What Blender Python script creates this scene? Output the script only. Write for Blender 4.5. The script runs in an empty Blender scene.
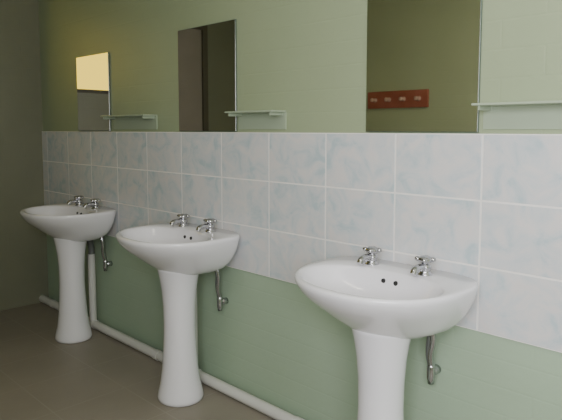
import bpy, bmesh, math, random
from mathutils import Vector, Matrix
random.seed(3)
scn = bpy.context.scene
col = scn.collection

DZ = 0.034
EYE = 1.39 + DZ
D_CAM = 1.98
XL, XR = -4.71, 2.2
YB = -2.40
ZC = 2.75
TILE_TOP = 1.374 + DZ
TH, TW = 0.24, 0.366

# ------------------------------------------------------------ materials
def mat(name, color, rough=0.5, metal=0.0, **kw):
    m = bpy.data.materials.new(name); m.use_nodes = True
    b = m.node_tree.nodes["Principled BSDF"]
    b.inputs["Base Color"].default_value = (*color, 1)
    b.inputs["Roughness"].default_value = rough
    b.inputs["Metallic"].default_value = metal
    for k, v in kw.items():
        b.inputs[k].default_value = v
    return m

def noise_mat(name, c1, c2, scale, rough=0.6, bump=0.1, bscale=60, bdist=0.01, detail=4):
    m = mat(name, c1, rough)
    nt = m.node_tree; N = nt.nodes; L = nt.links; b = N["Principled BSDF"]
    tc = N.new("ShaderNodeTexCoord")
    n = N.new("ShaderNodeTexNoise"); n.inputs["Scale"].default_value = scale; n.inputs["Detail"].default_value = detail
    r = N.new("ShaderNodeValToRGB")
    r.color_ramp.elements[0].position = 0.3; r.color_ramp.elements[1].position = 0.7
    r.color_ramp.elements[0].color = (*c1, 1); r.color_ramp.elements[1].color = (*c2, 1)
    L.new(tc.outputs["Object"], n.inputs["Vector"]); L.new(n.outputs["Fac"], r.inputs["Fac"])
    L.new(r.outputs["Color"], b.inputs["Base Color"])
    n2 = N.new("ShaderNodeTexNoise"); n2.inputs["Scale"].default_value = bscale; n2.inputs["Detail"].default_value = 3
    L.new(tc.outputs["Object"], n2.inputs["Vector"])
    bp = N.new("ShaderNodeBump"); bp.inputs["Strength"].default_value = bump; bp.inputs["Distance"].default_value = bdist
    L.new(n2.outputs["Fac"], bp.inputs["Height"]); L.new(bp.outputs["Normal"], b.inputs["Normal"])
    return m

def painted_block(name, c1, c2, swap):
    """gloss-painted blockwork: mottled green with shallow mortar lines"""
    m = noise_mat(name, c1, c2, 1.6, rough=0.42, bump=0.1, bscale=35)
    nt = m.node_tree; N = nt.nodes; L = nt.links; b = N["Principled BSDF"]
    tc = N.new("ShaderNodeTexCoord"); sp = N.new("ShaderNodeSeparateXYZ"); cb = N.new("ShaderNodeCombineXYZ")
    L.new(tc.outputs["Object"], sp.inputs[0])
    L.new(sp.outputs["Y" if swap else "X"], cb.inputs["X"]); L.new(sp.outputs["Z"], cb.inputs["Y"])
    br = N.new("ShaderNodeTexBrick"); br.inputs["Scale"].default_value = 1.0
    br.inputs["Brick Width"].default_value = 0.30; br.inputs["Row Height"].default_value = 0.10
    br.inputs["Mortar Size"].default_value = 0.006; br.inputs["Mortar Smooth"].default_value = 1.0
    L.new(cb.outputs[0], br.inputs["Vector"])
    inv = N.new("ShaderNodeMath"); inv.operation = 'SUBTRACT'; inv.inputs[0].default_value = 1.0
    L.new(br.outputs["Fac"], inv.inputs[1])
    bp = N.new("ShaderNodeBump"); bp.inputs["Strength"].default_value = 0.14; bp.inputs["Distance"].default_value = 0.004
    L.new(inv.outputs[0], bp.inputs["Height"])
    old = [n for n in N if n.type == 'BUMP' and n is not bp][0]
    L.new(old.outputs["Normal"], bp.inputs["Normal"]); L.new(bp.outputs["Normal"], b.inputs["Normal"])
    return m

G1, G2 = (0.350, 0.460, 0.330), (0.380, 0.490, 0.355)
m_wall = painted_block("green_paint_main", G1, G2, False)
# same paint above and below the tiles; olive lighting above is tinted into colour
nt = m_wall.node_tree; N = nt.nodes; L = nt.links
tc = N.new("ShaderNodeTexCoord"); sp = N.new("ShaderNodeSeparateXYZ"); L.new(tc.outputs["Object"], sp.inputs[0])
gt = N.new("ShaderNodeMath"); gt.operation = 'GREATER_THAN'; gt.inputs[1].default_value = 1.2; L.new(sp.outputs["Z"], gt.inputs[0])
ramp = [n for n in N if n.type == 'VALTORGB'][0]
mx = N.new("ShaderNodeMix"); mx.data_type = 'RGBA'; mx.blend_type = 'MULTIPLY'
mx.inputs["B"].default_value = (0.90, 0.82, 0.72, 1)
L.new(gt.outputs[0], mx.inputs["Factor"]); L.new(ramp.outputs["Color"], mx.inputs["A"])
L.new(mx.outputs["Result"], N["Principled BSDF"].inputs["Base Color"])

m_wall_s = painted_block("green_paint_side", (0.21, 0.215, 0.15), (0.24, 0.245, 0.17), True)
m_wall_b = painted_block("green_paint_back", (0.42, 0.46, 0.31), (0.46, 0.50, 0.34), False)
m_ceil = noise_mat("ceiling_paint", (0.70, 0.69, 0.60), (0.74, 0.73, 0.64), 2)
m_porc = mat("white_porcelain", (0.85, 0.84, 0.88), 0.18, **{"Coat Weight": 0.4, "Coat Roughness": 0.08})
m_chrome = mat("chrome", (0.50, 0.50, 0.52), 0.18, 1.0)
m_dark = mat("drain_black", (0.02, 0.02, 0.02), 0.5)
m_pvc = mat("white_pvc", (0.66, 0.66, 0.62), 0.35)
m_hose = mat("grey_braided_hose", (0.17, 0.18, 0.17), 0.4, 0.3)
m_grout = noise_mat("grout", (0.80, 0.78, 0.75), (0.85, 0.83, 0.80), 20)
m_mirror = mat("mirror_silver", (0.88, 0.87, 0.82), 0.02, 1.0)
m_mirror_edge = mat("mirror_edge", (0.10, 0.14, 0.11), 0.3)
m_shelf = mat("frosted_shelf", (0.38, 0.45, 0.33), 0.3)
m_wood = noise_mat("red_brown_wood", (0.34, 0.095, 0.06), (0.42, 0.13, 0.09), 8)
m_frame = mat("window_frame_paint", (0.10, 0.09, 0.06), 0.5)
m_door = noise_mat("door_paint", (0.28, 0.25, 0.21), (0.32, 0.28, 0.24), 3)
m_peg = mat("peg_wood", (0.6, 0.38, 0.32), 0.4)

def glass_tint(name, c):
    m = bpy.data.materials.new(name); m.use_nodes = True
    nt = m.node_tree; nt.nodes.clear()
    o = nt.nodes.new("ShaderNodeOutputMaterial"); t = nt.nodes.new("ShaderNodeBsdfTransparent")
    t.inputs[0].default_value = (*c, 1); nt.links.new(t.outputs[0], o.inputs[0])
    return m
m_pane_y = glass_tint("yellow_window_glass", (0.98, 0.85, 0.32))
m_pane_c = glass_tint("clear_window_glass", (0.9, 0.95, 1.0))

# glazed marbled tile
def tile_mat():
    m = mat("marbled_wall_tile", (0.7, 0.73, 0.75), 0.2)
    nt = m.node_tree; N = nt.nodes; L = nt.links; b = N["Principled BSDF"]
    tc = N.new("ShaderNodeTexCoord")
    at = N.new("ShaderNodeAttribute"); at.attribute_name = "tile_id"
    mul = N.new("ShaderNodeVectorMath"); mul.operation = 'MULTIPLY_ADD'
    L.new(at.outputs["Color"], mul.inputs[0]); mul.inputs[1].default_value = (9, 9, 9)
    L.new(tc.outputs["Object"], mul.inputs[2])
    n = N.new("ShaderNodeTexNoise"); n.inputs["Scale"].default_value = 10; n.inputs["Detail"].default_value = 6
    n.inputs["Distortion"].default_value = 0.9; n.inputs["Roughness"].default_value = 0.6
    L.new(mul.outputs[0], n.inputs["Vector"])
    r = N.new("ShaderNodeValToRGB"); e = r.color_ramp.elements
    e[0].position = 0.34; e[0].color = (0.47, 0.565, 0.60, 1)
    e[1].position = 0.60; e[1].color = (0.68, 0.67, 0.665, 1)
    x = e.new(0.46); x.color = (0.60, 0.635, 0.655, 1)
    x = e.new(0.75); x.color = (0.70, 0.66, 0.65, 1)
    L.new(n.outputs["Fac"], r.inputs["Fac"]); L.new(r.outputs["Color"], b.inputs["Base Color"])
    return m
m_tile = tile_mat()

def floor_mat():
    m = noise_mat("floor_tiles", (0.265, 0.24, 0.195), (0.30, 0.27, 0.22), 3, rough=0.5)
    nt = m.node_tree; N = nt.nodes; L = nt.links; b = N["Principled BSDF"]
    tc = N.new("ShaderNodeTexCoord")
    br = N.new("ShaderNodeTexBrick"); br.offset = 0.0; br.inputs["Scale"].default_value = 1.0
    br.inputs["Brick Width"].default_value = 0.40; br.inputs["Row Height"].default_value = 0.40
    br.inputs["Mortar Size"].default_value = 0.004; br.inputs["Mortar Smooth"].default_value = 0.3
    L.new(tc.outputs["Object"], br.inputs["Vector"])
    mx = N.new("ShaderNodeMix"); mx.data_type = 'RGBA'
    ramp = [n for n in N if n.type == 'VALTORGB'][0]
    L.new(br.outputs["Fac"], mx.inputs["Factor"]); L.new(ramp.outputs["Color"], mx.inputs["A"])
    mx.inputs["B"].default_value = (0.32, 0.29, 0.24, 1)
    L.new(mx.outputs["Result"], b.inputs["Base Color"])
    return m
m_floor = floor_mat()

# ------------------------------------------------------------ helpers
def link(o, parent=None):
    col.objects.link(o)
    if parent: o.parent = parent
    return o

def mesh_obj(name, bm, m, parent=None, smooth=False):
    me = bpy.data.meshes.new(name); bmesh.ops.recalc_face_normals(bm, faces=bm.faces[:])
    bm.to_mesh(me); bm.free()
    if m: me.materials.append(m)
    if smooth:
        for p in me.polygons: p.use_smooth = True
    return link(bpy.data.objects.new(name, me), parent)

def add_box(bm, a, b):
    vs = [bm.verts.new((x, y, z)) for x in (a[0], b[0]) for y in (a[1], b[1]) for z in (a[2], b[2])]
    f = [(0,1,3,2),(4,6,7,5),(0,4,5,1),(2,3,7,6),(0,2,6,4),(1,5,7,3)]
    return [bm.faces.new([vs[i] for i in q]) for q in f]

def box(name, a, b, m, parent=None, bev=0):
    bm = bmesh.new(); add_box(bm, a, b)
    o = mesh_obj(name, bm, m, parent)
    if bev:
        md = o.modifiers.new("bev", 'BEVEL'); md.width = bev; md.segments = 3
    return o

def boxes(name, lst, m, parent=None, bev=0):
    bm = bmesh.new()
    for a, b in lst: add_box(bm, a, b)
    o = mesh_obj(name, bm, m, parent)
    if bev:
        md = o.modifiers.new("bev", 'BEVEL'); md.width = bev; md.segments = 2
    return o

def lathe_into(bm, prof, c=(0, 0, 0), n=32, sy=1.0, axis='Z'):
    rings = []
    for r, z in prof:
        ring = []
        for i in range(n):
            a = 2 * math.pi * i / n
            p = Vector((r * math.cos(a), r * math.sin(a) * sy, z))
            if axis == 'Y': p = Vector((p.x, -p.z, p.y))
            ring.append(bm.verts.new(p + Vector(c)))
        rings.append(ring)
    for k in range(len(rings) - 1):
        for i in range(n):
            j = (i + 1) % n
            bm.faces.new((rings[k][i], rings[k][j], rings[k+1][j], rings[k+1][i]))
    bm.faces.new(rings[0][::-1]); bm.faces.new(rings[-1])

def tube(name, pts, r, m, parent=None, res=8):
    cu = bpy.data.curves.new(name, 'CURVE'); cu.dimensions = '3D'
    cu.bevel_depth = r; cu.bevel_resolution = res; cu.use_fill_caps = True
    s = cu.splines.new('BEZIER'); s.bezier_points.add(len(pts) - 1)
    for p, q in zip(s.bezier_points, pts):
        p.co = q; p.handle_left_type = p.handle_right_type = 'AUTO'
    cu.materials.append(m)
    return link(bpy.data.objects.new(name, cu), parent)

def poly_tube(name, pts, r, m, parent=None):
    cu = bpy.data.curves.new(name, 'CURVE'); cu.dimensions = '3D'
    cu.bevel_depth = r; cu.bevel_resolution = 8; cu.use_fill_caps = True
    s = cu.splines.new('POLY'); s.points.add(len(pts) - 1)
    for p, q in zip(s.points, pts): p.co = (*q, 1)
    cu.materials.append(m)
    return link(bpy.data.objects.new(name, cu), parent)

def empty(name, loc):
    e = bpy.data.objects.new(name, None); e.location = loc; e.empty_display_size = 0.1
    return link(e)

# ------------------------------------------------------------ room shell
T = 0.15
box("floor", (XL - T, YB - T, -0.1), (XR + T, T, 0), m_floor)
box("ceiling", (XL - T, YB - T, ZC), (XR + T, T, ZC + 0.1), m_ceil)
wall_front = box("wall_front", (XL - T, 0, 0), (XR + T, T, ZC), m_wall)
box("wall_right", (XR, YB, 0), (XR + T, 0, ZC), m_wall_b)
WY0, WY1, WZ0, WZ1 = -1.00, -0.36, 1.70 + DZ, 2.34
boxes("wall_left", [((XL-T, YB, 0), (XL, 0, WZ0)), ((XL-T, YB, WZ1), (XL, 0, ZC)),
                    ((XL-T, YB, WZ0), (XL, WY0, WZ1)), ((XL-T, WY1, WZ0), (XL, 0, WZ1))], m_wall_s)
BX0, BX1, BZ0, BZ1 = -0.5, 1.5, 1.15, 2.3
boxes("wall_back", [((XL-T, YB-T, 0), (XR+T, YB, BZ0)), ((XL-T, YB-T, BZ1), (XR+T, YB, ZC)),
                    ((XL-T, YB-T, BZ0), (BX0, YB, BZ1)), ((BX1, YB-T, BZ0), (XR+T, YB, BZ1))], m_wall_b)
def window(name, horiz, a0, a1, z0, z1, pos, pane, nb):
    e = empty(name, (0, 0, 0)); fw = 0.035; L = []
    def seg(u0, u1, w0, w1):
        if horiz: L.append(((u0, pos-0.03, w0), (u1, pos+0.03, w1)))
        else: L.append(((pos-0.03, u0, w0), (pos+0.03, u1, w1)))
    seg(a0, a1, z0, z0+fw); seg(a0, a1, z1-fw, z1); seg(a0, a0+fw, z0+fw, z1-fw); seg(a1-fw, a1, z0+fw, z1-fw)
    for i in range(1, nb):
        c = a0 + (a1-a0)*i/nb; seg(c-0.015, c+0.015, z0+fw, z1-fw)
    boxes("frame", L, m_frame, e)
    if horiz: box("pane", (a0+fw, pos-0.003, z0+fw), (a1-fw, pos+0.003, z1-fw), pane, e)
    else: box("pane", (pos-0.003, a0+fw, z0+fw), (pos+0.003, a1-fw, z1-fw), pane, e)
window("window_1", False, WY0, WY1, WZ0, WZ1, XL-0.08, m_pane_y, 1)
window("window_2", True, BX0, BX1, BZ0, BZ1, YB-0.09, m_pane_c, 3)
de = empty("door_1", (0, 0, 0))
box("leaf", (XL, -1.62, 0.01), (XL+0.03, -1.10, 2.4), m_door, de, 0.004)
boxes("frame", [((XL, -1.68, 0), (XL+0.05, -1.62, 2.46)), ((XL, -1.10, 0), (XL+0.05, -1.04, 2.46)),
                ((XL, -1.62, 2.40), (XL+0.05, -1.10, 2.46))], m_frame, de)

# ------------------------------------------------------------ tile band (part of the front wall)
J0 = -0.952
bm = bmesh.new(); lay = bm.verts.layers.float_color.new("tile_id")
g = 0.0034
k = -9
while J0 - k * TW > XL - TW:
    x1 = min(J0 - k * TW, XR); x0 = J0 - (k + 1) * TW
    x0c = max(x0, XL)
    if x1 - x0c > 0.01:
        for r in range(3):
            z1 = TILE_TOP - r * TH; z0 = z1 - TH
            a = (x0c + g, -0.010, z0 + g); b = (x1 - g, -0.001, z1 - g)
            rc = (random.random(), random.random(), random.random(), 1)
            for f in add_box(bm, a, b):
                for v in f.verts: v[lay] = rc
    k += 1
o = mesh_obj("splashback_tiles", bm, m_tile, wall_front)
md = o.modifiers.new("bev", 'BEVEL'); md.width = 0.0012; md.segments = 2
box("splashback_grout", (XL, -0.0092, TILE_TOP - 3*TH), (XR, 0, TILE_TOP), m_grout, wall_front)

# ------------------------------------------------------------ mirrors
def mirror(x0, x1, yaw=0.0, top=0.56):
    w = x1 - x0; z0, z1 = TILE_TOP + 0.004, EYE + top
    e = empty("wall_mirror", ((x0+x1)/2, -0.006 - abs(math.sin(yaw))*w/2 , (z0+z1)/2))
    e.rotation_euler = (0, 0, yaw); h = (z1 - z0)/2
    box("backing", (-w/2, -0.003, -h), (w/2, 0.003, h), m_mirror_edge, e)
    box("glass", (-w/2+0.003, -0.006, -h+0.003), (w/2-0.003, -0.003, h-0.003), m_mirror, e)
mirror(-4.04, -3.60, math.radians(1.5), 0.515)
mirror(-2.80, -2.295)
mirror(-1.467, -0.972)

def shelf(x0, x1):
    e = empty("wall_shelf", ((x0+x1)/2, 0, EYE + 0.085)); w = (x1-x0)/2
    box("ledge", (-w, -0.10, -0.004), (w, 0, 0.004), m_shelf, e, 0.002)
    box("back_plate", (-w, -0.006, -0.085), (w, 0, -0.004), m_shelf, e)
    boxes("brackets", [((-w+0.02, -0.09, -0.02), (-w+0.026, -0.006, -0.004)), ((w-0.026, -0.09, -0.02), (w-0.02, -0.006, -0.004))], m_shelf, e)
shelf(-3.56, -3.04); shelf(-2.28, -1.94); shelf(-0.955, -0.55)

# ------------------------------------------------------------ washbasin
def outline(t, hw, yb, yf, yc, pb, pf):
    c, s = math.cos(t), math.sin(t)
    p = pb if s > 0 else pf
    x = hw * math.copysign(abs(c) ** (2.0 / p), c)
    y = (yb - yc if s > 0 else yc - yf) * math.copysign(abs(s) ** (2.0 / p), s) + yc
    return x, y
PY = -0.235
def basin_mesh():
    bm = bmesh.new(); n = 96
    def ring(fn, z):
        r = []
        for i in range(n):
            t = 2*math.pi*i/n
            x, y, dz = fn(t); r.append(bm.verts.new((x, y, z + dz)))
        return r
    def outer(sf, sb):
        def fn(t):
            x, y = outline(t, 0.320, 0.0, -0.53, -0.20, 3.8, 2.2)
            s = math.sin(t); w = 0.5 + 0.5*math.tanh(2.2*s + 0.5)
            k = sf*(1-w) + sb*w
            cy = PY + 0.03
            return x*k, cy + (y-cy)*k, 0
        return fn
    rings = []
    for z, sf, sb in [(0.645, 0.28, 0.42), (0.657, 0.35, 0.58), (0.68, 0.45, 0.74), (0.71, 0.58, 0.84), (0.742, 0.71, 0.90),
                      (0.774, 0.84, 0.945), (0.800, 0.925, 0.97), (0.818, 0.965, 0.985), (0.832, 0.99, 0.995), (0.843, 1.0, 1.0), (0.851, 0.993, 0.996), (0.855, 0.975, 0.985)]:
        rings.append(ring(outer(sf, sb), z))
    def inner(s):
        def fn(t):
            x, y = outline(t, 0.276, -0.145, -0.496, -0.30, 2.3, 2.1)
            cy = -0.30
            return x*s, cy + (y-cy)*s, 0
        return fn
    for z, s in [(0.853, 1.03), (0.849, 1.0), (0.838, 0.97), (0.81, 0.91), (0.78, 0.82), (0.752, 0.68), (0.735, 0.50), (0.727, 0.30), (0.724, 0.10)]:
        rings.append(ring(inner(s), z))
    for k in range(len(rings)-1):
        for i in range(n):
            j = (i+1) % n
            bm.faces.new((rings[k][i], rings[k][j], rings[k+1][j], rings[k+1][i]))
    bm.faces.new(rings[0][::-1]); bm.faces.new(rings[-1])
    return bm

def washbasin(cx):
    e = empty("washbasin", (cx, -0.012, 0)); parts = []
    parts.append(mesh_obj("bowl", basin_mesh(), m_porc, e, True))
    bm = bmesh.new()
    prof = [(0.114, 0.0), (0.124, 0.004), (0.126, 0.02), (0.120, 0.045), (0.108, 0.09), (0.097, 0.17), (0.089, 0.28),
            (0.085, 0.38), (0.087, 0.48), (0.094, 0.56), (0.104, 0.62), (0.113, 0.66), (0.120, 0.69)]
    prof = [(r, z*(0.69+DZ)/0.69) for r, z in prof]
    lathe_into(bm, prof, (0.014, PY, 0), 48, 0.95)
    mesh_obj("pedestal", bm, m_porc, e, True)
    bm = bmesh.new(); lathe_into(bm, [(0.03, 0), (0.03, 0.004), (0.022, 0.006), (0.018, 0.002)], (0, -0.30, 0.724), 24)
    parts.append(mesh_obj("drain_ring", bm, m_chrome, e, True))
    bm = bmesh.new(); lathe_into(bm, [(0.017, 0), (0.017, 0.006)], (0, -0.30, 0.724), 20)
    parts.append(mesh_obj("plug_hole", bm, m_dark, e))
    bm = bmesh.new()
    for dx in (-0.035, 0.020):
        lathe_into(bm, [(0.009, 0), (0.009, 0.006)], (dx, -0.155, 0.815), 16, axis='Y')
    parts.append(mesh_obj("overflow_holes", bm, m_dark, e))
    # short pillar taps
    ty = -0.095
    for tx in (-0.135, 0.105):
        bm = bmesh.new(); c = (tx, ty, 0.852)
        lathe_into(bm, [(0.028, 0), (0.028, 0.005), (0.021, 0.009), (0.020, 0.022), (0.023, 0.026), (0.023, 0.038), (0.013, 0.042), (0.012, 0.046),
                        (0.024, 0.049), (0.028, 0.054), (0.027, 0.064), (0.016, 0.070), (0.004, 0.071)], c, 24)
        for a in range(4):
            an = a*math.pi/2 + 0.4
            lathe_into(bm, [(0.004, -0.008), (0.011, -0.004), (0.011, 0.005), (0.004, 0.009)],
                       (tx + 0.028*math.cos(an), ty + 0.028*math.sin(an), 0.852+0.059), 12)
        parts.append(mesh_obj("tap_body", bm, m_chrome, e, True))
        parts.append(tube("tap_spout", [(tx, ty-0.003, 0.883), (tx, ty-0.040, 0.886), (tx, ty-0.070, 0.880), (tx, ty-0.080, 0.866)], 0.0135, m_chrome, e))
    # plumbing behind the pedestal
    parts.append(tube("supply_hose", [(0.08, -0.06, 0.70), (0.105, -0.05, 0.62), (0.10, -0.045, 0.54), (0.105, -0.03, 0.47)], 0.013, m_hose, e))
    parts.append(tube("supply_hose_b", [(0.10, -0.07, 0.70), (0.125, -0.06, 0.61), (0.110, -0.05, 0.53), (0.105, -0.03, 0.47)], 0.011, m_chrome, e))
    bm = bmesh.new(); lathe_into(bm, [(0.018, 0), (0.018, 0.03), (0.012, 0.035), (0.012, 0.05)], (0.105, 0.01, 0.46), 16, axis='Y')
    lathe_into(bm, [(0.012, -0.045), (0.016, -0.02), (0.016, 0.02), (0.011, 0.04)], (0.105, -0.035, 0.46), 16)
    parts.append(mesh_obj("stop_valve", bm, m_chrome, e, True))
    for p in parts: p.location.z = DZ
    return e
for x in (-3.75, -2.50, -1.220):
    washbasin(x)

# ------------------------------------------------------------ waste pipe along the floor
wp = empty("waste_pipe", (0, 0, 0))
poly_tube("long_run", [(XL + 0.0, -0.055, 0.032), (XR, -0.055, 0.032)], 0.028, m_pvc, wp)
bm = bmesh.new()
def collar(bm, x, L=0.06, r=0.032):
    rg = []
    for xx in (x-L/2, x+L/2):
        rg.append([bm.verts.new((xx, -0.055 + r*math.cos(2*math.pi*i/24), 0.032 + r*math.sin(2*math.pi*i/24))) for i in range(24)])
    for i in range(24): bm.faces.new((rg[0][i], rg[0][(i+1)%24], rg[1][(i+1)%24], rg[1][i]))
    bm.faces.new(rg[0]); bm.faces.new(rg[1])
for x in (-3.83, -2.62, -1.37): collar(bm, x)
for x in (-4.5, -3.0, -1.8): collar(bm, x, 0.04, 0.031)
mesh_obj("couplings", bm, m_pvc, wp, False)
poly_tube("drop_a", [(-3.83, -0.055, 0.04), (-3.83, -0.055, 0.54)], 0.026, m_pvc, wp)
tube("trap_a", [(-3.83, -0.055, 0.50), (-3.83, -0.055, 0.60), (-3.82, -0.08, 0.66), (-3.80, -0.14, 0.71)], 0.022, m_hose, wp)
for cx in (-2.62, -1.37):
    poly_tube("drop_b", [(cx, -0.055, 0.04), (cx, -0.055, 0.66)], 0.020, m_pvc, wp)

# ------------------------------------------------------------ coat hook rack on the back wall
rk = empty("coat_hook_rack", (-2.90, YB, EYE + 0.26))
box("board", (-0.31, 0, -0.075), (0.31, 0.022, 0.075), m_wood, rk, 0.006)
for i in range(4):
    x = -0.225 + i*0.15
    bm = bmesh.new()
    lathe_into(bm, [(0.020, -0.022), (0.020, -0.027), (0.008, -0.030), (0.008, -0.06), (0.018, -0.066), (0.018, -0.074), (0.008, -0.080)], (x, 0, 0.0), 16, axis='Y')
    mesh_obj("peg", bm, m_peg, rk, True)

# ------------------------------------------------------------ light
w = bpy.data.worlds.new("world"); scn.world = w; w.use_nodes = True
w.node_tree.nodes["Background"].inputs[0].default_value = (1.0, 0.97, 0.92, 1)
w.node_tree.nodes["Background"].inputs[1].default_value = 2.0
def area(name, loc, rot, sx, sy, p, c):
    l = bpy.data.lights.new(name, 'AREA'); l.shape = 'RECTANGLE'; l.size = sx; l.size_y = sy
    l.energy = p; l.color = c
    o = bpy.data.objects.new(name, l); o.location = loc; o.rotation_euler = rot; return link(o)
area("window_daylight", ((BX0+BX1)/2, YB + 0.01, (BZ0+BZ1)/2 + 0.05), (math.radians(90), 0, 0), 1.9, 1.0, 92, (0.96, 0.94, 1.0))
# unseen ceiling lamp and its casing, added to lift the ambient light
cl = empty("added_fill_light", (-1.3, -1.5, ZC))
box("added_fill_housing", (-0.62, -0.06, -0.05), (0.62, 0.06, 0), mat("fill_housing_paint", (0.8, 0.8, 0.78), 0.4), cl, 0.005)
a = area("added_fill_area", (0, 0, -0.06), (0, 0, 0), 1.2, 0.1, 9, (1.0, 0.92, 0.72)); a.parent = cl

# ------------------------------------------------------------ camera
cam = bpy.data.cameras.new("camera"); co = link(bpy.data.objects.new("camera", cam))
cam.sensor_width = 36; cam.lens = 580/562*36; cam.clip_start = 0.02
cam.shift_y = -30/562
co.location = (0, -D_CAM, EYE)
co.rotation_euler = (math.radians(90 - 5.0), 0, math.radians(44.95))
scn.camera = co
